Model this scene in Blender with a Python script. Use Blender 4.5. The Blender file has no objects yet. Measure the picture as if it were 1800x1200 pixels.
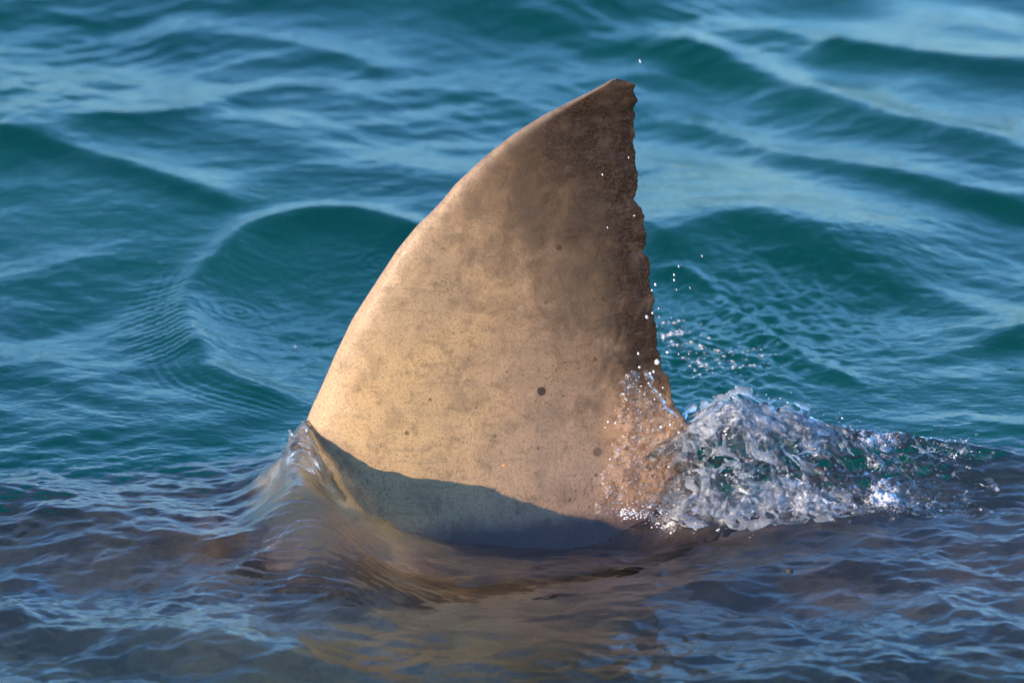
import bpy, bmesh, math, random
import numpy as np
from mathutils import Vector, Matrix

random.seed(7)
rng = np.random.default_rng(11)
S = bpy.context.scene
C = S.collection
R = math.radians

# ------------------------------------------------------------------ camera
PITCH = R(22.0)
DIST = 10.0
AIM = Vector((0, 0, 0.27))
FWD = Vector((0, math.cos(PITCH), -math.sin(PITCH)))
cam = bpy.data.cameras.new('camera')
co = bpy.data.objects.new('camera', cam)
C.objects.link(co)
S.camera = co
co.location = AIM - FWD * DIST
co.rotation_euler = (math.pi / 2 - PITCH, 0, 0)
cam.lens = 200
cam.sensor_width = 36
cam.clip_start = 0.5
cam.clip_end = 3000
cam.dof.use_dof = True
cam.dof.focus_distance = 10.0
cam.dof.aperture_fstop = 3.2

# ------------------------------------------------------------------ light
SUN_D = Vector((0.80, 0.52, -0.225)).normalized()      # direction the light travels
SUN_EL = math.asin(-SUN_D.z)
SUN_AZ = math.atan2(-SUN_D.x, -SUN_D.y)                # from +Y towards +X
W = bpy.data.worlds.new("World")
S.world = W
W.use_nodes = True
wn = W.node_tree
wn.nodes.clear()
sky = wn.nodes.new('ShaderNodeTexSky')
sky.sky_type = 'NISHITA'
sky.sun_disc = False
sky.sun_elevation = SUN_EL
sky.sun_rotation = SUN_AZ
sky.air_density = 1.0
sky.dust_density = 0.9
sky.ozone_density = 6.0
bg = wn.nodes.new('ShaderNodeBackground')
bg.inputs['Strength'].default_value = 0.14
wo = wn.nodes.new('ShaderNodeOutputWorld')
wn.links.new(sky.outputs[0], bg.inputs[0])
wn.links.new(bg.outputs[0], wo.inputs[0])

sl = bpy.data.lights.new('sun', 'SUN')
sl.energy = 2.3
sl.angle = R(0.53)
sl.color = (1.0, 0.72, 0.45)
so = bpy.data.objects.new('sun', sl)
C.objects.link(so)
so.rotation_euler = SUN_D.to_track_quat('-Z', 'Y').to_euler()
so.location = (-6, -4, 3)

S.view_settings.view_transform = 'Standard'
S.view_settings.look = 'None'
S.view_settings.gamma = 1
S.view_settings.use_curve_mapping = False
S.view_settings.exposure = 2.03
S.render.engine = 'CYCLES'
S.cycles.max_bounces = 14
S.cycles.transmission_bounces = 12
S.cycles.glossy_bounces = 5
S.cycles.transparent_max_bounces = 16
S.cycles.use_denoising = True
S.cycles.sample_clamp_indirect = 6.0
S.cycles.caustics_reflective = False
S.cycles.caustics_refractive = True

# ------------------------------------------------------------------ geometry of the view (used only to measure the photograph)
CAM = np.array(co.location)
RIGHT = np.array((1.0, 0, 0))
FW = np.array(FWD)
UP = np.cross(RIGHT, FW)
def ray(px, py):
    d = FW + RIGHT * ((px - 900) / 1800 * 36 / 200) + UP * ((600 - py) / 1800 * 36 / 200)
    return d
def on_water(px, py, z=0.0):
    d = ray(px, py)
    t = (z - CAM[2]) / d[2]
    p = CAM + d * t
    return float(p[0]), float(p[1])
def on_fin(px, py, y=0.0):
    d = ray(px, py)
    t = (y - CAM[1]) / d[1]
    p = CAM + d * t
    return float(p[0]), float(p[2])

# ------------------------------------------------------------------ numpy noise
_perm = rng.permutation(256)
_perm = np.concatenate([_perm, _perm])
_ga = rng.uniform(0, 2 * np.pi, 256)
_gx, _gy = np.cos(_ga), np.sin(_ga)
def pn(x, y):
    xi = np.floor(x).astype(int); yi = np.floor(y).astype(int)
    xf = x - xi; yf = y - yi
    u = xf * xf * xf * (xf * (xf * 6 - 15) + 10); v = yf * yf * yf * (yf * (yf * 6 - 15) + 10)
    def g(ix, iy, fx, fy):
        h = _perm[(_perm[ix & 255] + iy) & 255]
        return _gx[h] * fx + _gy[h] * fy
    a = g(xi, yi, xf, yf); b = g(xi + 1, yi, xf - 1, yf)
    c = g(xi, yi + 1, xf, yf - 1); d = g(xi + 1, yi + 1, xf - 1, yf - 1)
    return (a + (b - a) * u) * (1 - v) + (c + (d - c) * u) * v
def fbm(x, y, o=4, gain=.5):
    s = 0; a = 1.0
    for i in range(o):
        s = s + a * pn(x * 2 ** i + 17.3 * i, y * 2 ** i - 9.1 * i); a *= gain
    return s
def ss(a, b, x):
    t = np.clip((x - a) / (b - a), 0, 1)
    return t * t * (3 - 2 * t)

# ------------------------------------------------------------------ material helpers
class NT:
    def __init__(s, name):
        s.m = bpy.data.materials.new(name); s.m.use_nodes = True
        s.t = s.m.node_tree; s.t.nodes.clear()
        s.out = s.t.nodes.new('ShaderNodeOutputMaterial')
    def n(s, typ, **kw):
        nd = s.t.nodes.new(typ)
        for k, v in kw.items():
            if k in nd.inputs.keys(): s.put(nd.inputs[k], v)
            else: setattr(nd, k, v)
        return nd
    def put(s, sock, v):
        if isinstance(v, bpy.types.NodeSocket): s.t.links.new(v, sock)
        else: sock.default_value = v
    def math(s, op, a, b=None, c=None, clamp=False):
        nd = s.t.nodes.new('ShaderNodeMath'); nd.operation = op; nd.use_clamp = clamp
        s.put(nd.inputs[0], a)
        if b is not None: s.put(nd.inputs[1], b)
        if c is not None: s.put(nd.inputs[2], c)
        return nd.outputs[0]
    def mix(s, f, a, b, blend='MIX'):
        nd = s.t.nodes.new('ShaderNodeMix'); nd.data_type = 'RGBA'; nd.blend_type = blend
        s.put(nd.inputs[0], f); s.put(nd.inputs[6], a); s.put(nd.inputs[7], b)
        return nd.outputs[2]
    def noise(s, vec, scale, detail=4, rough=.5, dist=0.0):
        nd = s.t.nodes.new('ShaderNodeTexNoise')
        s.put(nd.inputs['Vector'], vec); nd.inputs['Scale'].default_value = scale
        nd.inputs['Detail'].default_value = detail; nd.inputs['Roughness'].default_value = rough
        nd.inputs['Distortion'].default_value = dist
        return nd.outputs[0]
    def ramp(s, f, a, b, lo=0.0, hi=1.0, smooth=True):
        nd = s.t.nodes.new('ShaderNodeMapRange'); nd.interpolation_type = 'SMOOTHSTEP' if smooth else 'LINEAR'
        s.put(nd.inputs[0], f)
        for i, v in enumerate((a, b, lo, hi)): s.put(nd.inputs[i + 1], v)
        return nd.outputs[0]
    def mapping(s, vec, scale=(1, 1, 1), rot=(0, 0, 0), loc=(0, 0, 0)):
        nd = s.t.nodes.new('ShaderNodeMapping'); s.put(nd.inputs[0], vec)
        nd.inputs['Scale'].default_value = scale; nd.inputs['Rotation'].default_value = rot; nd.inputs['Location'].default_value = loc
        return nd.outputs[0]

def water_mat():
    M = NT('sea_water')
    pos = M.n('ShaderNodeNewGeometry').outputs['Position']
    v1 = M.mapping(pos, (1, 1, 1), (0, 0, .3))
    n1 = M.noise(M.mapping(pos, (9, 15, 9), (0, 0, .25)), 1.0, 3, .55, .6)
    n2 = M.noise(M.mapping(pos, (34, 52, 34), (0, 0, -.35)), 1.0, 3, .55, .8)
    h = M.math('ADD', M.math('MULTIPLY', n1, .0035), M.math('MULTIPLY', n2, .0020))
    b = M.n('ShaderNodeBump', Strength=1.0, Distance=1.0, Height=h)
    gl = M.n('ShaderNodeBsdfGlossy', Roughness=.035, Color=(1, 1, 1, 1), Normal=b.outputs[0])
    rf = M.n('ShaderNodeBsdfRefraction', IOR=1.333, Roughness=.0, Color=(1, 1, 1, 1), Normal=b.outputs[0])
    fr = M.n('ShaderNodeFresnel', IOR=1.333, Normal=b.outputs[0])
    fo = M.n('ShaderNodeAttribute', attribute_name='foam').outputs['Fac']
    f1 = M.noise(pos, 240.0, 4, .65, 1.2)
    fo = M.math('MULTIPLY', M.ramp(M.math('ADD', fo, M.math('MULTIPLY', M.math('SUBTRACT', f1, .5), 2.4)), .45, 1.0), .62)
    df = M.n('ShaderNodeBsdfDiffuse', Color=(.80, .82, .85, 1), Normal=b.outputs[0])
    m0 = M.n('ShaderNodeMixShader'); M.put(m0.inputs[0], fo); M.put(m0.inputs[1], rf.outputs[0]); M.put(m0.inputs[2], df.outputs[0])
    mx = M.n('ShaderNodeMixShader')
    M.put(mx.inputs[0], fr.outputs[0]); M.put(mx.inputs[1], m0.outputs[0]); M.put(mx.inputs[2], gl.outputs[0])
    M.put(M.out.inputs['Surface'], mx.outputs[0])
    va = M.n('ShaderNodeVolumeAbsorption', Density=.85, Color=(.16, .82, .76, 1))
    M.put(M.out.inputs['Volume'], va.outputs[0])
    return M.m

def clear_mat(name='clear_splash_water', white=.12, rough=.03, tint=(1, 1, 1, 1)):
    M = NT(name)
    pos = M.n('ShaderNodeNewGeometry').outputs['Position']
    n2 = M.noise(pos, 110.0, 3, .6, 1.0)
    b = M.n('ShaderNodeBump', Strength=1.0, Distance=1.0, Height=M.math('MULTIPLY', n2, .0016))
    gl = M.n('ShaderNodeBsdfGlossy', Roughness=rough, Color=(1, 1, 1, 1), Normal=b.outputs[0])
    rf = M.n('ShaderNodeBsdfRefraction', IOR=1.333, Roughness=.0, Color=tint, Normal=b.outputs[0])
    tr = M.n('ShaderNodeBsdfTransparent', Color=tint)
    df = M.n('ShaderNodeBsdfDiffuse', Color=(.85, .87, .9, 1), Normal=b.outputs[0])
    fr = M.n('ShaderNodeFresnel', IOR=1.333, Normal=b.outputs[0])
    m1 = M.n('ShaderNodeMixShader'); M.put(m1.inputs[0], .5); M.put(m1.inputs[1], rf.outputs[0]); M.put(m1.inputs[2], tr.outputs[0])
    m2 = M.n('ShaderNodeMixShader'); M.put(m2.inputs[0], white); M.put(m2.inputs[1], m1.outputs[0]); M.put(m2.inputs[2], df.outputs[0])
    m3 = M.n('ShaderNodeMixShader'); M.put(m3.inputs[0], fr.outputs[0]); M.put(m3.inputs[1], m2.outputs[0]); M.put(m3.inputs[2], gl.outputs[0])
    M.put(M.out.inputs['Surface'], m3.outputs[0])
    return M.m

SPOTS = [(952, 690, 8, .9), (716, 753, 4, .7), (983, 448, 5.5, .6), (870, 760, 3.5, .5), (1050, 795, 8, .6), (946, 782, 3, .5),
         (756, 698, 2.5, .6), (837, 713, 2.5, .5), (1001, 861, 2.5, .6), (1047, 642, 4, .5), (891, 655, 1.8, .7), (960, 540, 4, .3),
         (967, 294, 3, .6), (1048, 830, 3, .6), (990, 700, 2, .7), (1060, 540, 4, .4)]
UND_A = (.38, .19, .12, 1); UND_B = (.15, .08, .06, 1)
def skin_mat():
    M = NT('wet_shark_skin')
    pos = M.n('ShaderNodeTexCoord').outputs['Object']
    sp = M.n('ShaderNodeSeparateXYZ', Vector=pos)
    X, Y, Z = sp.outputs
    flat = M.n('ShaderNodeCombineXYZ', X=X, Y=M.math('MULTIPLY', Y, .25), Z=Z).outputs[0]
    big = M.noise(flat, 4.0, 4, .55, .4)
    mid = M.noise(flat, 17.0, 6, .6, .5)
    fine = M.noise(flat, 190.0, 4, .7)
    streak = M.noise(M.mapping(flat, (14, 14, 75), (0, R(12), 0)), 1.0, 5, .6, .4)
    side = M.ramp(M.math('ADD', X, M.math('MULTIPLY', M.math('SUBTRACT', big, .5), .5)), -.22, .12)
    base = M.mix(side, (.325, .225, .118, 1), (.262, .172, .114, 1))
    base = M.mix(M.ramp(big, .42, .68, 0, .5), base, (.17, .135, .095, 1))
    edge = M.math('ADD', M.math('MULTIPLY', Z, .95), M.math('MULTIPLY', X, 1.25))
    edge = M.math('ADD', edge, M.math('MULTIPLY', M.math('SUBTRACT', mid, .5), .55))
    base = M.mix(M.ramp(edge, .12, .55, 0, .6), base, (.12, .078, .048, 1))
    base = M.mix(M.ramp(edge, .24, .80, 0, .97), base, (.011, .006, .004, 1))
    marg = M.n('ShaderNodeAttribute', attribute_name='margin').outputs['Fac']
    mm = M.math('ADD', marg, M.math('MULTIPLY', M.math('SUBTRACT', mid, .5), 1.3))
    base = M.mix(M.math('MULTIPLY', M.ramp(mm, .16, .70, 0, .93), M.ramp(Z, .05, .20, .25, 1.0)), base, (.016, .009, .006, 1))
    lead = M.n('ShaderNodeAttribute', attribute_name='lead').outputs['Fac']
    base = M.mix(M.math('MULTIPLY', lead, .40), base, (.36, .27, .20, 1))  # sun highlight along the leading edge, painted in as a paler tone
    base = M.mix(M.ramp(streak, .54, .70, 0, .30), base, (.085, .065, .048, 1))
    base = M.mix(M.ramp(mid, .48, .70, 0, .42), base, (.105, .078, .055, 1))
    blot = M.noise(flat, 38.0, 5, .65, .3)
    base = M.mix(M.ramp(blot, .52, .70, 0, .42), base, (.085, .06, .042, 1))
    base = M.mix(M.math('MULTIPLY', M.ramp(blot, .46, .30, 0, .22), M.ramp(edge, .6, .3)), base, (.36, .27, .18, 1))
    grain = M.noise(flat, 420.0, 3, .8)
    base = M.mix(M.ramp(grain, .48, .68, 0, .62), base, (.075, .05, .036, 1))
    base = M.mix(M.ramp(fine, .50, .70, .0, .42), base, (.09, .065, .045, 1))
    g2 = M.noise(flat, 300.0, 4, .75)
    base = M.mix(M.math('MULTIPLY', M.ramp(g2, .50, .66), M.ramp(edge, .25, .6, 0, .50)), base, (.075, .048, .032, 1))
    base = M.mix(M.math('MULTIPLY', M.ramp(M.noise(flat, 26.0, 5, .7, .8), .54, .66), M.ramp(edge, .3, .7, 0, .30)), base, (.012, .007, .005, 1))
    warm_light = M.math('MULTIPLY', M.ramp(Z, .24, .10), M.ramp(M.math('ADD', X, M.math('MULTIPLY', mid, .08)), .17, .25, 0, .75))  # warm sunlight seen through the water film, painted into the skin colour
    base = M.mix(warm_light, base, M.mix(M.ramp(blot, .4, .6), (.50, .29, .15, 1), (.26, .14, .075, 1)))
    # freckles
    vor = M.n('ShaderNodeTexVoronoi', Vector=flat, Scale=120.0)
    dots = M.math('LESS_THAN', vor.outputs['Distance'], M.ramp(M.noise(flat, 11.0, 3), .46, .70, .0, .30))
    base = M.mix(M.math('MULTIPLY', dots, .38), base, (.04, .028, .02, 1))
    for (px, py, r, k) in SPOTS:
        x, z = on_fin(px, py, -.05)
        dx = M.math('SUBTRACT', X, x); dz = M.math('SUBTRACT', Z, z)
        d = M.math('SQRT', M.math('ADD', M.math('MULTIPLY', dx, dx), M.math('MULTIPLY', dz, dz)))
        d = M.math('ADD', d, M.math('MULTIPLY', M.math('SUBTRACT', fine, .5), .006))
        base = M.mix(M.ramp(d, r * .0007, r * .0013, k, 0), base, (.025, .018, .014, 1))
    # shadow at the wet foot of the fin, painted in as a darker tone
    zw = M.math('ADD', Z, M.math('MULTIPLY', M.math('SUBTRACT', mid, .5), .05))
    foot_shade = M.math('MULTIPLY', M.ramp(zw, -.005, -.035), M.math('MULTIPLY', M.ramp(X, -.24, -.08), M.ramp(X, .34, .22)))
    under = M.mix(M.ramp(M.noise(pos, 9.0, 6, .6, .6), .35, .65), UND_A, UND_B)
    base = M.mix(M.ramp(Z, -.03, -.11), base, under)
    base = M.mix(M.math('MULTIPLY', foot_shade, M.ramp(Z, -.14, -.07, 0, .85)), base, (.055, .043, .045, 1))
    wet = M.ramp(M.math('ADD', Z, M.math('MULTIPLY', M.math('SUBTRACT', M.noise(M.mapping(flat, (30, 1, 6)), 1.0, 3), .5), .06)), .0, -.03, 0, 1)
    rough = M.math('SUBTRACT', .42, M.math('MULTIPLY', wet, .25))
    hb = M.math('ADD', M.math('MULTIPLY', fine, .0010), M.math('MULTIPLY', mid, .005))
    b = M.n('ShaderNodeBump', Strength=.6, Distance=1.0, Height=hb)
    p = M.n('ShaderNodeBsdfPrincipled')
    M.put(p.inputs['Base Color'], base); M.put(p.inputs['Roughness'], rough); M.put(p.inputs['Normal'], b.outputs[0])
    p.inputs['Specular IOR Level'].default_value = .12
    M.put(p.inputs['Coat Weight'], M.math('ADD', .02, M.math('MULTIPLY', wet, .35)))
    p.inputs['Coat Roughness'].default_value = .12
    M.put(M.out.inputs['Surface'], p.outputs[0])
    return M.m

def plain(name, col, rough=.5):
    M = NT(name)
    n = M.noise(M.n('ShaderNodeTexCoord').outputs['Object'], 60.0, 4)
    c = M.mix(M.ramp(n, .3, .7), tuple(v * .75 for v in col) + (1,), tuple(min(1, v * 1.15) for v in col) + (1,))
    p = M.n('ShaderNodeBsdfPrincipled'); M.put(p.inputs['Base Color'], c); p.inputs['Roughness'].default_value = rough
    M.put(M.out.inputs['Surface'], p.outputs[0])
    return M.m

def mesh_obj(name, verts, faces, mat, parent=None, smooth=True):
    me = bpy.data.meshes.new(name)
    verts = np.asarray(verts, dtype=np.float32)
    if isinstance(faces, np.ndarray):
        nf, k = faces.shape
        me.vertices.add(len(verts)); me.vertices.foreach_set('co', verts.ravel())
        me.loops.add(nf * k); me.loops.foreach_set('vertex_index', faces.ravel().astype(np.int32))
        me.polygons.add(nf)
        me.polygons.foreach_set('loop_start', np.arange(0, nf * k, k, dtype=np.int32))
        me.update(calc_edges=True)
    else:
        me.from_pydata([tuple(map(float, v)) for v in verts], [], faces)
    if smooth: me.polygons.foreach_set('use_smooth', np.ones(len(me.polygons), dtype=bool))
    me.materials.append(mat)
    me.validate()
    o = bpy.data.objects.new(name, me); C.objects.link(o)
    if parent: o.parent = parent
    return o
def grid_faces(nx, ny):
    i = np.arange(nx * ny).reshape(ny, nx)
    return np.stack([i[:-1, :-1].ravel(), i[:-1, 1:].ravel(), i[1:, 1:].ravel(), i[1:, :-1].ravel()], 1)
def tag(o, label=None, cat=None, group=None, kind=None):
    if label: o['label'] = label
    if cat: o['category'] = cat
    if group: o['group'] = group
    if kind: o['kind'] = kind
    return o

WATER = water_mat(); SKIN = skin_mat()

# ------------------------------------------------------------------ the fin's outline, measured off the photograph
LEAD = [(380, 1110), (385, 950), (440, 885), (490, 840), (520, 790), (538, 742), (548, 716), (565, 680), (590, 622), (620, 560), (660, 498), (698, 440), (735, 395),
        (755, 377), (775, 356), (800, 325), (850, 278), (900, 238), (950, 206), (1000, 180), (1040, 160), (1062, 148), (1074, 141), (1085, 138.5)]
TRAIL = [(1330, 1110), (1320, 960), (1290, 900), (1250, 860), (1225, 800), (1209, 770), (1205, 740), (1192, 722), (1180, 700), (1179, 680), (1176, 664), (1163, 650), (1162, 632), (1154, 612), (1155, 590),
         (1151, 560), (1147, 546), (1151, 528), (1143, 510), (1141, 492), (1143, 470), (1140, 456), (1128, 446), (1135, 434), (1137, 414), (1131, 400),
         (1133, 386), (1127, 370), (1114, 357), (1121, 336), (1122, 312), (1117, 292), (1118, 275), (1113, 258), (1117, 244), (1114, 222), (1117, 206),
         (1113, 196), (1122, 180), (1116, 172), (1113, 162), (1117, 149), (1110, 146), (1099, 141.5), (1094, 142), (1085, 138.5)]
LP = np.array([on_fin(*p) for p in LEAD]); TP = np.array([on_fin(*p) for p in TRAIL])
def xlead(z): return np.interp(z, LP[:, 1], LP[:, 0])
def xtrail(z): return np.interp(z, TP[:, 1], TP[:, 0])
ZTIP = LP[-1, 1]
def fin_half(u, z):
    prof = 2.969 * np.sqrt(u) - 1.26 * u - 3.516 * u ** 2 + 2.843 * u ** 3 - 1.036 * u ** 4
    T = np.interp(z, [-.15, 0, .3, .6, ZTIP], [.08, .075, .044, .017, .0026])
    T = T * np.sqrt(np.clip((ZTIP + .0005 - z) / .005, .01, 1))
    F = .26 * np.exp(-np.maximum(z + .1, 0) / .065)
    env = np.clip(4 * u * (1 - u), 0, 1) ** .7
    return prof * T + F * env + .0015
def fin_mesh():
    NU, NV = 170, 420
    vs = np.linspace(0, 1, NV)
    z = -.34 + (ZTIP + .34) * (1 - (1 - vs) ** 1.25)
    z[-1] = ZTIP - .0004
    us = .5 - .5 * np.cos(np.pi * np.linspace(0, 1, NU))
    us = us * .75 + .25 * np.linspace(0, 1, NU)
    U, Zg = np.meshgrid(us, z)
    # smooth leading outline, raw ragged trailing outline that fades inwards
    zz = np.linspace(-.36, ZTIP, 1100)
    xl = xlead(zz); k = np.hanning(23); k /= k.sum()
    xls = np.convolve(np.pad(xl, 11, mode='edge'), k, 'valid'); xls[-25:] = xl[-25:]
    xt = xtrail(zz); k = np.hanning(91); k /= k.sum()
    xts = np.convolve(np.pad(xt, 45, mode='edge'), k, 'valid'); xts[-45:] = np.linspace(xts[-46], xt[-1], 45)
    XL = np.interp(Zg, zz, xls)
    smt = np.interp(Zg, zz, xts)
    nick = .0022 * pn(Zg * 140, Zg * 0 + 3.3) + .0014 * pn(Zg * 330, Zg * 0 + 8.3)
    nick = nick * ss(-.02, .05, Zg) * (1 - ss(ZTIP - .02, ZTIP, Zg))
    raw = np.interp(Zg, zz, xt) + nick
    Xs = XL + (smt - XL) * U
    Xr = XL + (raw - XL) * U
    wr = ss(.86, 1.0, U); wr = np.maximum(wr, ss(ZTIP - .03, ZTIP - .012, Zg))
    X = Xs * (1 - wr) + Xr * wr
    Hf = fin_half(U, Zg)
    # rumples near the trailing edge, shallow waviness elsewhere
    wt = ss(.72, .97, U) * ss(0, .1, Zg)
    rum = wt * .45 * (.0035 * fbm(X * 45, Zg * 34, 4) + .0025 * pn(X * 20 + 5, Zg * 75))
    rum = rum + .0022 * fbm(X * 5, Zg * 5, 3) * ss(0, .15, U) + .0012 * ss(.0, .06, U) * (1 - ss(.06, .2, U)) * pn(X * 30, Zg * 25)
    lean = .02 * ss(.1, ZTIP, Zg) * U * np.clip((smt - XL) / .16, 0, 1) ** 1.3          # slight bend of the soft rear margin
    edge_fade = np.minimum(ss(0, .02, U), 1 - ss(.985, 1, U) * .8)
    V = []
    front = np.stack([X, -Hf + (rum) * edge_fade + lean, Zg], -1).reshape(-1, 3)
    back = np.stack([X, Hf * .98 + (rum * .6) * edge_fade + lean, Zg], -1).reshape(-1, 3)
    n = NU * NV
    ff = grid_faces(NU, NV)
    fb = grid_faces(NU, NV)[:, ::-1] + n
    i = np.arange(n).reshape(NV, NU)
    def strip(a): return np.stack([a[:-1], a[1:], a[1:] + n, a[:-1] + n], 1)
    f3 = strip(i[:, 0])
    f4 = strip(i[:, -1])[:, ::-1]
    f5 = strip(i[-1, :])
    faces = np.concatenate([ff, fb, f3, f4, f5])
    return np.concatenate([front, back]), faces, np.concatenate([U.ravel(), U.ravel()]), np.concatenate([Zg.ravel()] * 2)

shark = bpy.data.objects.new('shark', None); C.objects.link(shark)
tag(shark, 'large grey-brown shark swimming left with its ragged dorsal fin standing out of the sea', 'shark')
fv, ff, fu, fz = fin_mesh()
fin = mesh_obj('dorsal_fin', fv, ff, SKIN, shark)
fin['label'] = 'tall sunlit dorsal fin with dark tip and ragged rear edge'
a = fin.data.attributes.new('margin', 'FLOAT', 'POINT'); a.data.foreach_set('value', (ss(.76, 1.0, fu)).astype(np.float32))
a = fin.data.attributes.new('lead', 'FLOAT', 'POINT'); a.data.foreach_set('value', (1 - ss(.0, .13, fu)).astype(np.float32))

def body_mesh():
    NX, NA = 220, 72
    t = np.linspace(0, 1, NX)
    xs = -2.5 + 6.2 * t
    V = []
    for x in xs:
        a = np.interp(x, [-2.5, -2.35, -2.0, -1.3, -.5, .3, 1.2, 2.2, 3.0, 3.7], [.01, .13, .32, .52, .62, .64, .56, .32, .15, .05])
        b = np.interp(x, [-2.5, -2.35, -2.0, -1.3, -.5, .3, 1.2, 2.2, 3.0, 3.7], [.01, .12, .28, .46, .56, .56, .45, .27, .15, .06])
        zt = np.interp(x, [-2.5, -1.6, -.9, -.4, 0, .35, .8, 1.4, 2.4, 3.7], [-.50, -.36, -.26, -.165, -.10, -.10, -.12, -.17, -.28, -.35])
        for k in range(NA):
            th = 2 * math.pi * k / NA
            c, s_ = math.cos(th), math.sin(th)
            V.append((x, a * s_, zt - b + b * c))
    F = []
    for i in range(NX - 1):
        for k in range(NA):
            k2 = (k + 1) % NA
            F.append((i * NA + k, i * NA + k2, (i + 1) * NA + k2, (i + 1) * NA + k))
    V.append((-2.52, 0, -.51)); V.append((3.72, 0, -.41))
    n = len(V)
    for k in range(NA):
        k2 = (k + 1) % NA
        F.append((k2, k, n - 2)); F.append(((NX - 1) * NA + k, (NX - 1) * NA + k2, n - 1))
    return V, F
def back_mat():
    M = NT('submerged_shark_back')
    pos = M.n('ShaderNodeTexCoord').outputs['Object']
    z = M.n('ShaderNodeSeparateXYZ', Vector=pos).outputs[2]
    n = M.noise(pos, 9.0, 6, .6, .6)
    c = M.mix(M.ramp(n, .35, .65), UND_A, UND_B)
    c = M.mix(M.ramp(z, -.62, -.75), c, (.7, .68, .62, 1))
    p = M.n('ShaderNodeBsdfPrincipled'); M.put(p.inputs['Base Color'], c); p.inputs['Roughness'].default_value = .45
    M.put(M.out.inputs['Surface'], p.outputs[0])
    return M.m
bv, bf = body_mesh()
body = mesh_obj('body', bv, bf, back_mat(), shark)

# ------------------------------------------------------------------ the sea surface
def seg_dist(X, Y, pts):
    """distance to a polyline, signed (+ on its left), and the parameter along it 0..1"""
    best = np.full(X.shape, 1e9); sg = np.zeros(X.shape); par = np.zeros(X.shape)
    P = np.array(pts); L = np.hypot(*(P[1:] - P[:-1]).T); cum = np.concatenate([[0], np.cumsum(L)]); tot = cum[-1]
    for i in range(len(P) - 1):
        ax, ay = P[i]; bx, by = P[i + 1]; dx, dy = bx - ax, by - ay
        l2 = dx * dx + dy * dy
        t = np.clip(((X - ax) * dx + (Y - ay) * dy) / l2, 0, 1)
        ex = X - (ax + t * dx); ey = Y - (ay + t * dy)
        d = np.hypot(ex, ey)
        m = d < best
        best = np.where(m, d, best)
        sg = np.where(m, np.sign(dx * ey - dy * ex), sg)
        par = np.where(m, (cum[i] + t * L[i]) / tot, par)
    return best * sg, par
def smooth_poly(pix, z=0.0, n=60):
    P = np.array([on_water(a, b, z) for a, b in pix])
    t = np.arange(len(P)); tt = np.linspace(0, len(P) - 1, n)
    # Catmull-Rom
    out = []
    for q in tt:
        i = min(int(q), len(P) - 2); f = q - i
        p0 = P[max(i - 1, 0)]; p1 = P[i]; p2 = P[i + 1]; p3 = P[min(i + 2, len(P) - 1)]
        out.append(.5 * ((2 * p1) + (-p0 + p2) * f + (2 * p0 - 5 * p1 + 4 * p2 - p3) * f * f + (-p0 + 3 * p1 - 3 * p2 + p3) * f ** 3))
    return np.array(out)
def ridge(X, Y, pix, amp, w_left, w_right, ends=.15, z=0.0, zs=0):
    d, t = seg_dist(X, Y, smooth_poly(pix, z))
    w = np.where(d > 0, w_left, w_right)
    prof = 1 / (1 + (np.abs(d) / w) ** 2.0) ** 1.5
    prof = prof * np.clip(1 - np.abs(d) / (8 * w), 0, 1)
    e = ss(0, ends, t) * (1 - ss(1 - ends, 1, t))
    return amp * prof * e, d, t, e

LOWX = [1040, 1120, 1200, 1330, 1420, 1500, 1600, 1700, 1800, 2000]; LOWY = [905, 912, 915, 912, 903, 900, 908, 918, 925, 925]
UPX = [1040, 1100, 1140, 1200, 1250, 1300, 1400, 1480, 1560, 1640, 1700, 1800, 2000]; UPY = [890, 830, 790, 750, 722, 706, 730, 758, 780, 784, 788, 806, 850]
_w = []
wr = random.Random(5)
for i in range(64):
    lam = 1.9 * (0.045 / 1.9) ** (i / 63.0)
    th = math.pi / 2 + wr.gauss(-.12, .55)          # travel direction of the wave
    k = 2 * math.pi / lam
    sl_ = (.020 if lam > .5 else .026 if lam > .18 else .018) * wr.uniform(.6, 1.3)
    _w.append((k * math.cos(th), k * math.sin(th), sl_ / k, wr.uniform(0, 6.28), lam))
def waves(X, Y):
    wx = X + .10 * pn(X * 1.3 + 4, Y * 1.3) ; wy = Y + .10 * pn(X * 1.3, Y * 1.3 + 9)
    m_small = .35 + 1.3 * ss(-.25, .45, pn(X * 1.1 + 2.2, Y * .8 + 7.7))
    far = np.maximum(np.abs(X) - 1.4, 0) + np.maximum(-1.2 - Y, 0) + np.maximum(Y - 2.8, 0)
    # the right-hand background is smoother and longer
    calm = ss(.35, 1.0, X) * ss(.9, 1.8, Y)
    h = np.zeros_like(X); dx = np.zeros_like(X); dy = np.zeros_like(X)
    for kx, ky, a, ph, lam in _w:
        A = a * (m_small if lam < .35 else 1.0) * np.exp(-far / (4 * lam + .3)) if lam < 1.0 else a * np.exp(-far / 60) * np.ones_like(X)
        if lam < .4: A = A * (1 - .65 * calm)
        p = kx * wx + ky * wy + ph
        h += A * np.sin(p)
        kk = math.hypot(kx, ky)
        dx += -A * .8 * (kx / kk) * -np.cos(p); dy += -A * .8 * (ky / kk) * -np.cos(p)
    return h, dx, dy

def gauss(X, Y, x, y, sx, sy, rot=0.0):
    c, s_ = math.cos(rot), math.sin(rot)
    a = (X - x) * c + (Y - y) * s_; b = -(X - x) * s_ + (Y - y) * c
    return np.exp(-.5 * ((a / sx) ** 2 + (b / sy) ** 2))

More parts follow.
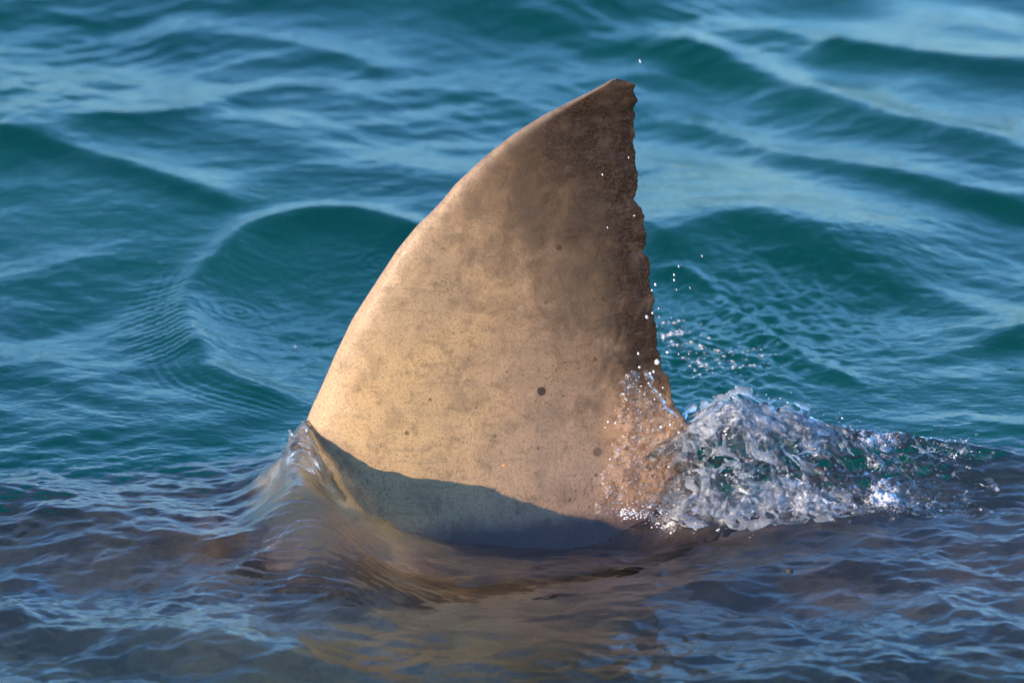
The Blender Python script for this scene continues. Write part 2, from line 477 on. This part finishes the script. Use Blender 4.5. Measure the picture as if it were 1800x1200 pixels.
def sea(X, Y):
    h, dx, dy = waves(X, Y)
    fg_ = 1 - ss(-.25, .1, Y)
    mR = ss(.0, .7, X + .35 * (Y - .8)) * ss(.35, 1.1, Y)
    mL = (1 - ss(-.3, .1, X)) * ss(.7, 1.5, Y)
    w1 = .12 * pn(X * 1.1 + 8, Y * 1.1 + 3)
    for lam, sl_, ph in ((.62, .055, 1.0), (.40, .045, 4.1), (.27, .040, 2.2), (.17, .022, .5)):
        k = 2 * np.pi / lam
        pR = .74 * X + .67 * Y + w1 + .05 * pn(X * 2.5, Y * 2.5 + ph); mod = .35 + 1.3 * ss(-.3, .5, pn(X * 1.7 + ph * 9, Y * 1.7))
        h = h + mR * mod * sl_ / k * np.sin(k * pR + ph)
        pL = -.30 * X + .95 * Y + w1 * .6 + .04 * pn(X * 3, Y * 3 + ph)
        h = h + mL * mod * sl_ * .8 / (k * 1.5) * np.sin(k * 1.5 * pL + ph * 2)
    near = np.exp(-.5 * (((X + .02) / .75) ** 2 + ((Y + .05) / .38) ** 2))
    damp = 1 - .62 * near
    h = h * damp; dx = dx * damp; dy = dy * damp
    # hollow left of the fin, with its rim
    cx, cy = on_water(560, 540)
    hol = .85 * gauss(X, Y, cx, cy, .20, .34, .1)
    damp2 = 1 - .75 * np.clip(gauss(X, Y, cx, cy, .30, .45), 0, 1)
    h = h * damp2; dx *= damp2; dy *= damp2
    h -= .055 * hol
    r, d, t, e = ridge(X, Y, [(800, 440), (700, 402), (600, 383), (520, 386), (440, 410), (395, 445), (345, 490), (325, 540), (340, 590), (365, 640), (430, 672), (500, 690), (560, 705)], .028, .070, .060, ends=.10)
    h += r
    # capillary ripples outside the rim
    outside = d < 0
    cap = np.exp(-((np.abs(d) - .055) / .05) ** 2) * ss(.45, .62, t) * (1 - ss(.92, 1, t))
    h += np.where(outside, .0011 * np.sin(2 * np.pi * d / .020) * cap, 0)
    cap2 = np.exp(-((np.abs(d) - .06) / .06) ** 2) * ss(.50, .58, t) * (1 - ss(.74, .80, t))
    h += np.where(outside, .0011 * np.sin(2 * np.pi * (d * .5 + t * 1.6) / .024) * cap2, 0)
    # busy little ripples on the hollow's floor
    fl = gauss(X, Y, *on_water(580, 560), .16, .18)
    h += fl * .0045 * fbm(X * 17, Y * 15, 3, .55)
    for (px, py, rad) in ((415, 520, .06), (668, 445, .05), (520, 572, .035), (590, 450, .03)):
        x0, y0 = on_water(px, py); rr = np.hypot(X - x0, (Y - y0))
        h += .0012 * np.cos(2 * np.pi * rr / (rad * .4)) * np.exp(-(rr / rad) ** 2)
    # crest right of the fin
    r, d, t, e = ridge(X, Y, [(1100, 452), (1170, 445), (1230, 425), (1290, 411), (1360, 418), (1450, 445), (1560, 478), (1680, 520), (1850, 600)], .036, .18, .13, ends=.08)
    h += r
    r, d, t, e = ridge(X, Y, [(1110, 480), (1220, 495), (1290, 545), (1370, 600), (1450, 650), (1560, 690)], .012, .03, .03)
    h += r
    # long smooth streaks at the upper right
    for pix, amp, w in (([(1100, 20), (1250, 70), (1400, 130), (1550, 190), (1700, 235), (1900, 280)], .030, .13), ([(1120, 150), (1250, 195), (1400, 260), (1560, 300), (1900, 380)], .026, .10),
                        ([(1400, 30), (1600, 60), (1900, 110)], .030, .13), ([(-80, 250), (60, 270), (180, 300), (330, 345), (450, 378)], .022, .09),
                        ([(100, 230), (300, 220), (420, 175), (520, 145), (640, 150)], .014, .07), ([(240, 62), (400, 50), (560, 70), (720, 120)], .018, .10)):
        r, d, t, e = ridge(X, Y, pix, amp, w, w * .7); h += r
    # swell in the left foreground and the trough along the fin
    r, d, t, e = ridge(X, Y, [(-120, 860), (60, 905), (250, 945), (420, 985), (560, 1050), (700, 1150)], .030, .17, .13); h += r
    r, d, t, e = ridge(X, Y, [(-120, 1100), (100, 1120), (320, 1160), (600, 1230)], .028, .13, .10); h += r
    r, d, t, e = ridge(X, Y, [(1180, 1080), (1380, 1020), (1560, 1060), (1750, 1130), (1900, 1180)], .022, .09, .09); h += r
    h -= .055 * gauss(X, Y, .06, -.16, .26, .10, 0)
    # bow wave climbing the leading edge
    h += .042 * gauss(X, Y, -.378, .0, .046, .070, -.2)
    h += .022 * gauss(X, Y, -.362, -.015, .022, .040, 0) * (1 + .5 * pn(X * 60, Y * 40))
    h += .055 * gauss(X, Y, .12, -.88, .60, .24)
    h += .010 * fg_ * (1 - .5 * gauss(X, Y, -.02, -.62, .28, .34)) * (1 - 2 * np.abs(fbm(X * 3.2 - Y, Y * 5.5 + X * 1.2, 3)))
    h -= .09 * ss(.9, 3.0, Y) * ss(-.3, .8, X)
    d, t = seg_dist(X, Y, [(-.362, .03), (-.372, -.08), (-.375, -.18), (-.355, -.32), (-.30, -.46), (-.20, -.60)])
    wA = np.where(d > 0, .075, .056) * (1 + .8 * t)
    h += np.interp(t, [0, .07, .18, .50, .68, .85, 1], [0, .068, .108, .108, .072, .03, 0]) / (1 + (np.abs(d) / wA) ** 2) ** 1.5
    # wake ridge behind the fin with broken water on it
    px = X * 1000 + 900
    lo = np.interp(px, LOWX, LOWY); up = np.interp(px, UPX, UPY)
    q = (Y + .185) / .20
    qq = np.clip(q, 0, 1)
    hz = (850 - 375 * (-.185 + .20 * qq) - (lo * (1 - qq) + up * qq)) / 927
    hz = np.maximum(hz, -.01)
    crest = (850 - 375 * .015 - up) / 927
    hump = np.where(q > 1, np.maximum(crest, 0) * np.exp(-((Y - .015) / .055) ** 2), np.where(q < 0, hz * np.exp(-(q / .4) ** 2), hz))
    hump = hump * (.86 + .16 * ss(1480, 1620, px))
    win = ss(1120, 1240, px) * (1 - ss(1900, 2400, px))
    h = h * (1 - win * ss(-.2, .2, q) * (1 - ss(1.1, 1.7, q)) * .6) + hump * win
    # smooth raised shoulder that carries on over the tail stock
    brk = ss(1110, 1210, px) * (1 - ss(1520, 1740, px) * (1 - .5 * np.exp(-((q - .1) / .15) ** 2))) * (1 - ss(1680, 1780, px)) * ss(-.25, .05, q) * (1 - ss(1.05, 1.45, q))
    u = X + .35 * (Y - 0) ; v = Y - .25 * X
    wx2 = .012 * pn(X * 30, Y * 30); wy2 = .012 * pn(X * 30 + 40, Y * 30)
    r1 = 1 - 2 * np.abs(fbm((u + wx2) * 17, (v + wy2) * 34, 3, .5))
    r2 = 1 - 2 * np.abs(fbm((u + wx2) * 42 + 9, (v + wy2) * 70, 3, .6))
    r3 = fbm((X + wx2) * 120, (Y + wy2) * 120, 2, .6)
    h += .0035 * np.sin(2 * np.pi * (Y + .5 * X) / .024) * gauss(X, Y, -.35, -.42, .10, .10)
    h += brk * (.018 * r1 + .007 * r2 + .0012 * r3)
    dx = dx + brk * .012 * fbm(X * 40 + 7, Y * 40, 3); dy = dy - brk * .012 * fbm(X * 36, Y * 36 + 5, 3)
    edge_q = .55 * np.exp(-((q - .15) / .16) ** 2) * (1 - ss(1500, 1700, px)) + .95 * np.exp(-((q - .92) / .17) ** 2) * (1 - ss(1400, 1600, px)) + .40
    clump = .35 + 1.1 * ss(-.25, .35, fbm(X * 13 + 60, Y * 13, 3))
    fm = brk * edge_q * clump * (.20 + .55 * r1 + .42 * r2)
    # streaky lace behind the trailing edge
    lace = gauss(X, Y, *on_water(1290, 600), .16, .30, -.5)
    h += lace * .006 * (1 - np.abs(fbm(X * 14 + 3, Y * 12, 3)) * 3)
    # fine wind ripples everywhere in the foreground
    fg = 1 - ss(-.05, .3, Y)
    h += (.0100 * fg * (1 - .6 * gauss(X, Y, -.02, -.62, .28, .34)) + .0008) * fbm(X * 7 - 4 * Y, Y * 13 + 2 * X, 4, .55)
    fm = np.maximum(fm, .62 * gauss(X, Y, *on_water(1188, 592), .022, .05) * (.7 + fbm(X * 60, Y * 40, 3)))
    return h, dx, dy, fm

def axis(lo, hi, step, far, n):
    core = np.arange(lo, hi + step * .5, step)
    g = (far / step / 8) ** (1 / n)
    st = step * g ** np.arange(1, n + 1)
    up = core[-1] + np.cumsum(st); dn = core[0] - np.cumsum(st)
    return np.concatenate([dn[::-1], core, up])
xs = axis(-1.25, 1.25, .0036, 900, 46)
ys = axis(-1.15, 2.75, .0052, 900, 46)
X, Y = np.meshgrid(xs, ys)
Hh, DX, DY, FM = sea(X, Y)
SX, SY = X + DX, Y + DY
wv = np.stack([SX, SY, Hh], -1).reshape(-1, 3)
sea_o = mesh_obj('sea', wv, grid_faces(len(xs), len(ys)), WATER)
at_ = sea_o.data.attributes.new('foam', 'FLOAT', 'POINT'); at_.data.foreach_set('value', FM.ravel().astype(np.float32))
tag(sea_o, kind='structure', label='rippled blue-green sea surface')
print('SEA', len(xs), len(ys))

def sea_z(x, y):
    h, a, b, c = sea(np.array([[x]]), np.array([[y]])); return float(h[0, 0])

# murky depth below the surface
def deep_mat():
    M = NT('murky_deep_water')
    n = M.noise(M.n('ShaderNodeTexCoord').outputs['Object'], .8, 3)
    c = M.mix(M.ramp(n, .35, .65), (.035, .41, .265, 1), (.03, .35, .255, 1))
    d = M.n('ShaderNodeBsdfDiffuse'); M.put(d.inputs[0], c)
    M.put(M.out.inputs['Surface'], d.outputs[0]); return M.m
E = max(xs[-1], ys[-1]) * .98
deep = mesh_obj('deep_water', [(-E, -E, -1.35), (E, -E, -1.35), (E, E, -1.35), (-E, E, -1.35)], [(0, 1, 2, 3)], deep_mat(), smooth=False)
tag(deep, kind='structure', label='murky green depth under the sea surface')

# ------------------------------------------------------------------ broken water of the wake
ICO = {}
def ico(sub):
    if sub not in ICO:
        bm = bmesh.new(); bmesh.ops.create_icosphere(bm, subdivisions=sub, radius=1)
        ICO[sub] = (np.array([v.co[:] for v in bm.verts]), np.array([[v.index for v in f.verts] for f in bm.faces])); bm.free()
    return ICO[sub]
def rot_m(ax, ay, az):
    return np.array(Matrix.Rotation(az, 3, 'Z') @ Matrix.Rotation(ay, 3, 'Y') @ Matrix.Rotation(ax, 3, 'X'))
class Blobs:
    def __init__(s, sub=2): s.v = []; s.f = []; s.n = 0; s.sub = sub
    def add(s, p, r, m=None):
        v, f = ico(s.sub); q = v * np.array(r)
        if m is not None: q = q @ m.T
        s.v.append(q + np.array(p)); s.f.append(f + s.n); s.n += len(v)
    def build(s, name, mat, remesh=None):
        o = mesh_obj(name, np.concatenate(s.v), np.concatenate(s.f), mat)
        if remesh:
            md = o.modifiers.new('r', 'REMESH'); md.mode = 'VOXEL'; md.voxel_size = remesh; md.use_smooth_shade = True
        return o
SM = NT('clear_splash_water')
_p = SM.n('ShaderNodeNewGeometry').outputs['Position']
_b = SM.n('ShaderNodeBump', Strength=1.0, Distance=1.0, Height=SM.math('MULTIPLY', SM.noise(_p, 70.0, 3, .5, 1.0), .0016))
_g = SM.n('ShaderNodeBsdfGlossy', Roughness=.03, Normal=_b.outputs[0])
_t = SM.n('ShaderNodeBsdfTransparent', Color=(.96, .98, .98, 1))
_r = SM.n('ShaderNodeBsdfRefraction', IOR=1.333, Roughness=0.0, Normal=_b.outputs[0])
_d = SM.n('ShaderNodeBsdfDiffuse', Color=(.80, .82, .85, 1), Normal=_b.outputs[0])
_q = SM.n('ShaderNodeMixShader'); SM.put(_q.inputs[0], .35); SM.put(_q.inputs[1], _t.outputs[0]); SM.put(_q.inputs[2], _r.outputs[0])
_m0 = SM.n('ShaderNodeMixShader'); SM.put(_m0.inputs[0], SM.ramp(SM.noise(_p, 36.0, 6, .72, 1.8), .46, .74, .02, SM.ramp(SM.n('ShaderNodeSeparateXYZ', Vector=_p).outputs[0], .26, .40, .12, .42))); SM.put(_m0.inputs[1], _q.outputs[0]); SM.put(_m0.inputs[2], _d.outputs[0])
_f = SM.n('ShaderNodeFresnel', IOR=1.333, Normal=_b.outputs[0])
_m = SM.n('ShaderNodeMixShader'); SM.put(_m.inputs[0], _f.outputs[0]); SM.put(_m.inputs[1], _m0.outputs[0]); SM.put(_m.inputs[2], _g.outputs[0])
SM.put(SM.out.inputs['Surface'], _m.outputs[0])
SPL = SM.m
FOAM = clear_mat('white_foam_water', .70, .10)
def splash_pos(px, q):
    """q 0 = near foot of the broken water, 1 = its crest"""
    y = -.185 + .20 * q
    py = np.interp(px, LOWX, LOWY) * (1 - q) + np.interp(px, UPX, UPY) * q
    z = (850 - 375 * y - py) / 927
    return np.array(((px - 900) / 1000, y, z))
def hump_normal(px, q):
    a = splash_pos(px, q); b = splash_pos(px + 8, q); c = splash_pos(px, q + .05)
    n = np.cross(b - a, c - a); return n / (np.linalg.norm(n) + 1e-9)
def fr(u, v, sd): return float(fbm(np.array([u]), np.array([v + sd * 7.1]), 3)[0])
def frame_to(d, n):
    d = d / (np.linalg.norm(d) + 1e-9); w = np.cross(n, d); w /= (np.linalg.norm(w) + 1e-9); n2 = np.cross(d, w)
    return np.stack([d, w, n2], 1)
def vnoise(P, sc, sd, o=3):
    return fbm(P[..., 0] * sc + sd, P[..., 1] * sc * .7 + P[..., 2] * sc * 1.1 + sd * 1.7, o, .58)
SV, SF, SN = [], [], 0
sheets = []
for L in range(4):
    nx_, nq_ = 520, 150
    PX, Q = np.meshgrid(np.linspace(1120, 1760, nx_), np.linspace(-.12, 1.16, nq_))
    # walk each sheet over the hump with its own warp so that the folds of different sheets cross
    wpx = PX + 26 * fbm(PX * .012 + L * 9, Q * 3 + L, 3); wq = Q + .12 * fbm(PX * .014 + L * 5, Q * 3.4 - L, 3)
    y = -.185 + .20 * wq
    lo = np.interp(wpx, LOWX, LOWY); up = np.interp(wpx, UPX, UPY); qc = np.clip(wq, 0, 1)
    z = (850 - 375 * (-.185 + .2 * qc) - (lo * (1 - qc) + up * qc)) / 927
    z = np.where(wq > 1, z - (wq - 1) * .25, z)
    P = np.stack([(wpx - 900) / 1000, y, z], -1)
    fold = 1 - 2 * np.abs(fbm(PX * .015 + Q * 2 + 11 * L, Q * 4.2 - PX * .006 + 3 * L, 4, .52))
    fine_ = fbm(PX * .09 + 5 * L, Q * 20 + L, 3, .6)
    lift = -.004 + .0040 * L + .015 * fold + .0028 * fine_ + .0004 * fbm(PX * .25, Q * 50 + L, 2)
    Nn = np.array([-.15, -.55, .82])
    P = P + lift[..., None] * Nn
    P[..., 0] += .006 * fbm(PX * .05 + 21, Q * 9 + L, 3)
    cov = fbm(PX * .018 + 31 * L, Q * 5 + PX * .004 + 7 * L, 4, .62)
    dens = np.exp(-((Q - .9) / .22) ** 2) * (1 - ss(1440, 1600, PX)) + .8 * np.exp(-((Q - .12) / .18) ** 2) * (1 - ss(1600, 1740, PX)) + .55 * (1 - ss(1380, 1620, PX))
    dens = dens * ss(1125, 1190, PX) * ss(-.12, -.02, Q) * (1 - ss(1.05, 1.15, Q))
    keepv = cov + .42 * np.minimum(dens, 1.2) > (.38 + .03 * L)
    f_ = grid_faces(nx_, nq_); f_ = f_[keepv.ravel()[f_].all(1)]
    sheets.append((P.reshape(-1, 3), f_, (cov + .42 * dens - .26).ravel()))
    SV.append(P.reshape(-1, 3)); SF.append(f_ + SN); SN += nx_ * nq_
V_ = np.concatenate(SV); F_ = np.concatenate(SF)
used, inv = np.unique(F_, return_inverse=True); V_ = V_[used]; F_ = inv.reshape(F_.shape)
nb = len(V_)
bl = Blobs(2)
for i in range(700):                       # loose lumps and drops thrown clear
    px = random.uniform(1130, 1740); q = random.choice((random.gauss(1.0, .08), random.gauss(.02, .07), random.uniform(0, 1)))
    p = splash_pos(px, q) + np.array([0, -.004, random.expovariate(150)])
    r = random.uniform(.0006, .0022); bl.add(p, (r * random.uniform(1, 1.8), r, r * random.uniform(.8, 1.3)), rot_m(0, random.uniform(-1, 1), random.uniform(-1, 1)))
DV, DF = np.concatenate(bl.v), np.concatenate(bl.f)
me_ = None
DF4 = [tuple(int(a) + nb for a in f) for f in DF]
splash = mesh_obj('splash', np.concatenate([V_, DV]), [tuple(int(a) for a in f) for f in F_] + DF4, SPL)
tag(splash, 'glassy broken water thrown up behind the ragged rear edge of the fin', 'splash', kind='stuff')

bl = Blobs(2)
for i in range(150):                       # ropes of water that run along the crest and tumble down its face
    px = random.choice((random.uniform(1170, 1420), random.uniform(1180, 1640), random.gauss(1320, 60)))
    q = random.choice((random.gauss(.92, .08), random.gauss(.10, .10), random.uniform(0, 1)))
    r0 = random.choice((random.uniform(.0010, .0024), random.uniform(.0016, .0042))); n = random.randint(4, 13)
    ang = random.gauss(-.3, .5); lift = random.uniform(.004, .014); prev = None
    for k in range(n):
        ang += random.gauss(0, .35); px += 6.0 * math.cos(ang); q += .030 * math.sin(ang); q = min(max(q, -.06), 1.08)
        if px > 1690: break
        hn = hump_normal(px, min(q, 1)); p = splash_pos(px, q) + hn * (lift + .008 * fr(px * .03, q * 6, 2))
        if prev is not None:
            d = p - prev; r = r0 * (.45 + math.sin(math.pi * k / n))
            bl.add((p + prev) / 2, (np.linalg.norm(d) * .75 + r, r * 1.9, r * .8), frame_to(d, hn))
        prev = p
ropes = bl.build('splash_strand', clear_mat('clear_strand_water', .10, .02), .0012)
tag(ropes, 'clear twisted strands of water standing off the splash behind the fin', 'splash', kind='stuff')

# water running down the rear of the fin
bl = Blobs(2)
def fin_pt(px, py, off=.001):
    y = -.03
    for _ in range(4):
        x, z = on_fin(px, py, y)
        l, t = xlead(z), xtrail(z); u = min(max((x - l) / (t - l), 0.0), 1.0)
        y = -float(fin_half(u, z)) - off
    return np.array((x, y, z))
gx, gy = np.meshgrid(np.linspace(1010, 1270, 230), np.linspace(640, 905, 240))
yy_ = np.full(gx.shape, -.03)
D = FW[:, None, None] + UP[:, None, None] * ((600 - gy) / 1800 * .18) + RIGHT[:, None, None] * ((gx - 900) / 1800 * .18)
for _ in range(5):
    t_ = (yy_ - CAM[1]) / D[1]; xx_ = CAM[0] + D[0] * t_; zz_ = CAM[2] + D[2] * t_
    l_, tr_ = xlead(zz_), xtrail(zz_); u_ = np.clip((xx_ - l_) / (tr_ - l_), 0, 1); yy_ = -fin_half(u_, zz_) - .0022
left = np.interp(gy, [640, 700, 760, 830, 905], [1098, 1092, 1082, 1062, 1042]) + 16 * fbm(gx * .0 + 1.5, gy * .035, 4)
right = np.interp(gy, [640, 700, 760, 905], [1132, 1168, 1214, 1262]) + 9 * fbm(gx * .0 + 5.5, gy * .05, 3)
ins = np.minimum(gx - left, right - gx)
ins = np.minimum(ins, (gy - 650) + 8 * fbm(gx * .06, gy * 0, 3))
wv_ = fbm(gx * .014 + 3, gy * .030, 4, .6)
rg_ = 1 - 2 * np.abs(fbm(gx * .030 + 5, gy * .042 + wv_, 4, .62))
th = ss(0, 12, ins) * (.0022 + .0030 * np.maximum(rg_, -.4) + .0018 * fbm(gx * .12, gy * .12, 3)) + .004 * np.exp(-((ins - 7) / 6) ** 2) * (.6 + fbm(gx * .05, gy * .07, 2))
yy_ = yy_ - np.maximum(th, 0)
fv_ = np.stack([xx_, yy_, zz_], -1).reshape(-1, 3)
ff_ = grid_faces(230, 240)
hole = fbm(gx * .05 + 31, gy * .05, 3).ravel()
keep = ((ins.ravel() > 0) & (hole > -.30))[ff_].all(1)
film = mesh_obj('water_film', fv_, ff_[keep], None)
FILM = NT('clear_running_water')
_p = FILM.n('ShaderNodeNewGeometry').outputs['Position']
_b = FILM.n('ShaderNodeBump', Strength=1.0, Distance=1.0, Height=FILM.math('MULTIPLY', FILM.noise(_p, 140.0, 4, .65, 1.0), .0013))
_g = FILM.n('ShaderNodeBsdfGlossy', Roughness=.03, Normal=_b.outputs[0])
_t = FILM.n('ShaderNodeBsdfTransparent', Color=(1, .97, .93, 1))
_d = FILM.n('ShaderNodeBsdfDiffuse', Color=(.8, .8, .8, 1), Normal=_b.outputs[0])
_m0 = FILM.n('ShaderNodeMixShader'); FILM.put(_m0.inputs[0], FILM.ramp(FILM.noise(_p, 120.0, 4, .7, 1.5), .52, .72, .02, .55)); FILM.put(_m0.inputs[1], _t.outputs[0]); FILM.put(_m0.inputs[2], _d.outputs[0])
_f = FILM.n('ShaderNodeFresnel', IOR=1.333, Normal=_b.outputs[0])
_m = FILM.n('ShaderNodeMixShader'); FILM.put(_m.inputs[0], _f.outputs[0]); FILM.put(_m.inputs[1], _m0.outputs[0]); FILM.put(_m.inputs[2], _g.outputs[0])
FILM.put(FILM.out.inputs['Surface'], _m.outputs[0])
film.data.materials[0] = FILM.m
tag(film, 'thin sheet of sparkling water running down the rear of the fin', 'water sheet', kind='stuff')

# foam bubbles and sparkle
bl = Blobs(1)
for i in range(3000):
    px = random.uniform(1090, 1720); q = random.choice((random.gauss(.06, .09), random.gauss(.9, .1), random.uniform(0, 1)))
    if fr(px * .022, q * 2.4, 3) < .12: continue
    p = splash_pos(px, q) + hump_normal(px, min(max(q, 0), 1)) * random.uniform(0, .008)
    r = random.choice((.0006, .0008, .0011, .0016))
    bl.add(p, (r * random.uniform(1, 2.2), r, r), rot_m(0, random.uniform(-.8, .8), random.uniform(-.8, .8)))
for i in range(90):                       # beads riding on the water sheet over the fin
    py = random.uniform(665, 900); l0 = float(np.interp(py, [640, 700, 760, 830, 905], [1098, 1092, 1082, 1062, 1042])); r0 = float(np.interp(py, [640, 700, 760, 905], [1128, 1150, 1190, 1240]))
    px = random.choice((random.uniform(l0, r0), random.gauss(l0 + 8, 9), random.uniform(l0 + 30, r0)))
    if fr(px * .03, py * .03, 9) < .0: continue
    r = random.choice((.0005, .0007, .0009, .0014)); bl.add(fin_pt(px, py, .006), (r, r, r * random.uniform(1, 1.8)))
for i in range(260):                       # specks on the green water behind
    a = random.gauss(0, 1); b = random.gauss(0, 1)
    cx, cy = random.choice(((1185, 595), (1170, 590), (1245, 660), (1240, 640), (1200, 610), (1290, 640), (1330, 640)))
    x, y = on_water(cx + a * 22, cy + b * 14)
    z = sea_z(x, y); r = random.choice((.0008, .0012, .002))
    bl.add((x, y, z), (r * 1.6, r * 1.3, r * .7))
foam = bl.build('foam', FOAM)
tag(foam, 'white bubbly foam sparkling over the broken water behind the fin', 'foam', kind='stuff')

# tongues of water splitting against the leading edge
bl = Blobs(2)
def chain(pts, r0, r1, flat=.45, jit=.0015):
    P = [np.array(p) for p in pts]; n = len(P); prev = None
    tt = np.linspace(0, n - 1, n * 5)
    for q in tt:
        i = min(int(q), n - 2); p = P[i] + (P[i + 1] - P[i]) * (q - i) + np.array([random.gauss(0, jit) for _ in range(3)])
        r = r0 + (r1 - r0) * q / (n - 1)
        if prev is not None:
            d = p - prev
            bl.add((p + prev) / 2, (np.linalg.norm(d) + r, r, r * flat), frame_to(d, np.array((-.4, -.8, .2))))
        prev = p
def lead_pt(px, py, y): x, z = on_fin(px, py, y); return (x, y, z)
for pts, r0, r1 in (([(533, 742, -.01), (540, 775, -.03), (560, 815, -.045), (592, 858, -.07)], .003, .005),
                    ([(528, 755, -.012), (532, 790, -.035), (552, 830, -.06), (585, 872, -.09)], .003, .008),
                    ([(511, 760, -.015), (518, 800, -.04), (530, 835, -.07), (560, 875, -.10)], .0025, .013),
                    ([(515, 775, -.02), (505, 815, -.05), (512, 850, -.08)], .003, .010),
                    ([(498, 798, -.02), (494, 830, -.05), (500, 862, -.09)], .002, .008),
                    ([(522, 790, -.02), (540, 845, -.06), (575, 890, -.10)], .005, .013)):
    for k in range(2): chain([lead_pt(*p) for p in pts], r0, r1)
for i in range(60):
    px = random.uniform(488, 530); py = random.uniform(770, 858)
    r = random.uniform(.0008, .0019); bl.add(lead_pt(px, py, -.05 + random.uniform(-.01, .02)), (r, r, r * 1.4))
bow = bl.build('bow_wave_splash', clear_mat('clear_bow_water', .04, .02), .0016)
tag(bow, 'glassy tongue of water climbing the leading edge of the fin', 'splash', kind='stuff')

# ------------------------------------------------------------------ single drops in the air and on the fin
DROP = clear_mat('bright_drop_water', .5, .03)
def drop_mesh(name, r, el):
    v, f = ico(2); q = v * r
    q[:, 2] *= el; tpr = 1 - .35 * np.clip(q[:, 2] / (r * el), 0, 1); q[:, 0] *= tpr; q[:, 1] *= tpr
    return q, f
DROPS = [   # photo x, y, radius in mm, elongation, distance from the fin's plane, label
 (1125, 108, 2.2, 2.2, -.02, 'lone drop high in the air above and right of the fin tip'),
 (1105, 277, 1.5, 2, -.06, 'small drop over the dark upper rear edge, highest of those in front of the fin'),
 (1059, 307, 1.7, 2, -.06, 'small drop in front of the dark upper fin, well in from its rear edge'),
 (1068, 400, 1.5, 2, -.06, 'small drop in front of the brown fin level with the big notch'),
 (1115, 379, 2.2, 1, 'fin', 'pale round bead stuck on the fin just below the big notch'),
 (1234, 450, 1.6, 2, 0, 'tiny drop in front of the right wave crest, farthest right of the flying drops'),
 (1193, 468, 1.7, 2, 0, 'slim drop just above the close pair that fly right of the fin'),
 (1185, 483, 2.2, 1.6, 0, 'upper drop of the close pair that fly right of the fin'),
 (1185, 492, 2.3, 1.5, 0, 'lower drop of the close pair that fly right of the fin'),
 (1213, 506, 1.3, 2, 0, 'faint drop below and right of the close pair of flying drops'),
 (1189, 509, 1.3, 2, 0, 'faint drop straight below the close pair of flying drops'),
 (1158, 542, 1.8, 1.5, 0, 'small drop just off the rear edge beside the bright lower cluster'),
 (1180, 559, 1.3, 2, 0, 'faint drop over teal water just above the small foam patch'),
 (1152, 500, 3.2, 1.3, -.012, 'bright drop at the rear edge, the upper and larger of two touching'),
 (1146, 510, 2.3, 1.2, -.012, 'bright drop at the rear edge, the lower and smaller of two touching'),
 (1147, 550, 2.6, 1.3, -.012, 'bright drop on the rear edge just above the big elongated drop'),
 (1137, 557, 3.9, 1.3, -.03, 'big elongated bright drop on the brown rear margin below mid height'),
 (1155, 636, 7.0, 1.0, -.02, 'largest round white blob of water, on the rear edge of the fin'),
 (1173, 619, 4.2, .8, 0, 'white flattened blob of water just off the rear edge of the fin'),
 (1122, 621, 2.8, 1.4, -.05, 'drop over the dark rear margin left of the largest white blob'),
 (1149, 653, 3.0, 1.4, -.05, 'drop just below the largest white blob, right of two close together'),
 (1143, 656, 3.0, 1.2, -.05, 'drop just below the largest white blob, left of two close together'),
 (1124, 645, 3.2, 1, -.05, 'drop at the very top of the water sheet on the fin'),
 (1140, 673, 2.2, 1, -.05, 'small drop on the upper right of the water sheet on the fin'),
 (1165, 681, 2.2, 1, -.05, 'small drop on the dark lower rear margin, upper of two'),
 (1161, 693, 2.2, 1, -.05, 'small drop on the dark lower rear margin, lower of two'),
 (1193, 622, 1.8, 1.2, 0, 'small drop right beside the white flattened blob off the rear edge'),
 (1211, 622, 1.8, 1.2, 0, 'small drop over teal water a little right of the white flattened blob'),
 (1069, 741, 3.2, 1.1, -.10, 'drop before the pale fin left of the water sheet, larger of two'),
 (1064, 751, 1.9, 1.1, -.10, 'drop before the pale fin left of the water sheet, smaller of two'),
 (1193, 760, 2.6, 1, -.06, 'drop hanging above the start of the splash, rightmost of three'),
 (1178, 746, 3.4, 1, -.06, 'drop hanging above the start of the splash, topmost of three'),
 (1162, 750, 4.4, .8, -.06, 'widest drop of the three hanging above the start of the splash'),
]
for px, py, r, el, yy, lab in DROPS:
    q, f = drop_mesh('water_drop', r * .00070, el * 1.15)
    o = mesh_obj('water_drop', q, f, DROP)
    if yy == 'fin': o.location = fin_pt(px, py, -.0004)
    else:
        x, z = on_fin(px, py, yy); o.location = (x, yy, z)
    o.rotation_euler = (0, R(random.uniform(-22, -8)), 0)
    tag(o, lab, 'water drop', 'water drops thrown up round the fin')
# bubble on the water left of the fin, fleck on the fin, scrap of weed in the foreground
def blob_thing(name, pos, radii, mat, lab, cat, amp=.25, rot=0):
    v, f = ico(3); q = v * (1 + amp * np.array([fr(a * 2.1 + 3, b * 2.1 + c, 5) for a, b, c in v]))[:, None] * np.array(radii)
    o = mesh_obj(name, q, f, mat); o.location = pos; o.rotation_euler = (0, 0, rot); tag(o, lab, cat); return o
x, y = on_water(519, 572); z = sea_z(x, y)
blob_thing('bubble', (x, y, z), (.0032, .004, .002), DROP, 'tiny white bubble floating in the hollow left of the fin', 'bubble', .1)
blob_thing('orange_fleck', fin_pt(886, 818, -.0006), (.0042, .0014, .0026), plain('orange_crust', (.55, .25, .06)), 'small orange fleck stuck low on the pale side of the fin', 'parasite', .4)
x, y = on_water(1387, 1031); z = sea_z(x, y)
blob_thing('weed_scrap', (x, y, z + .001), (.006, .009, .0025), plain('brown_weed', (.05, .032, .018)), 'small brown scrap of weed floating in the right foreground', 'seaweed', .8)
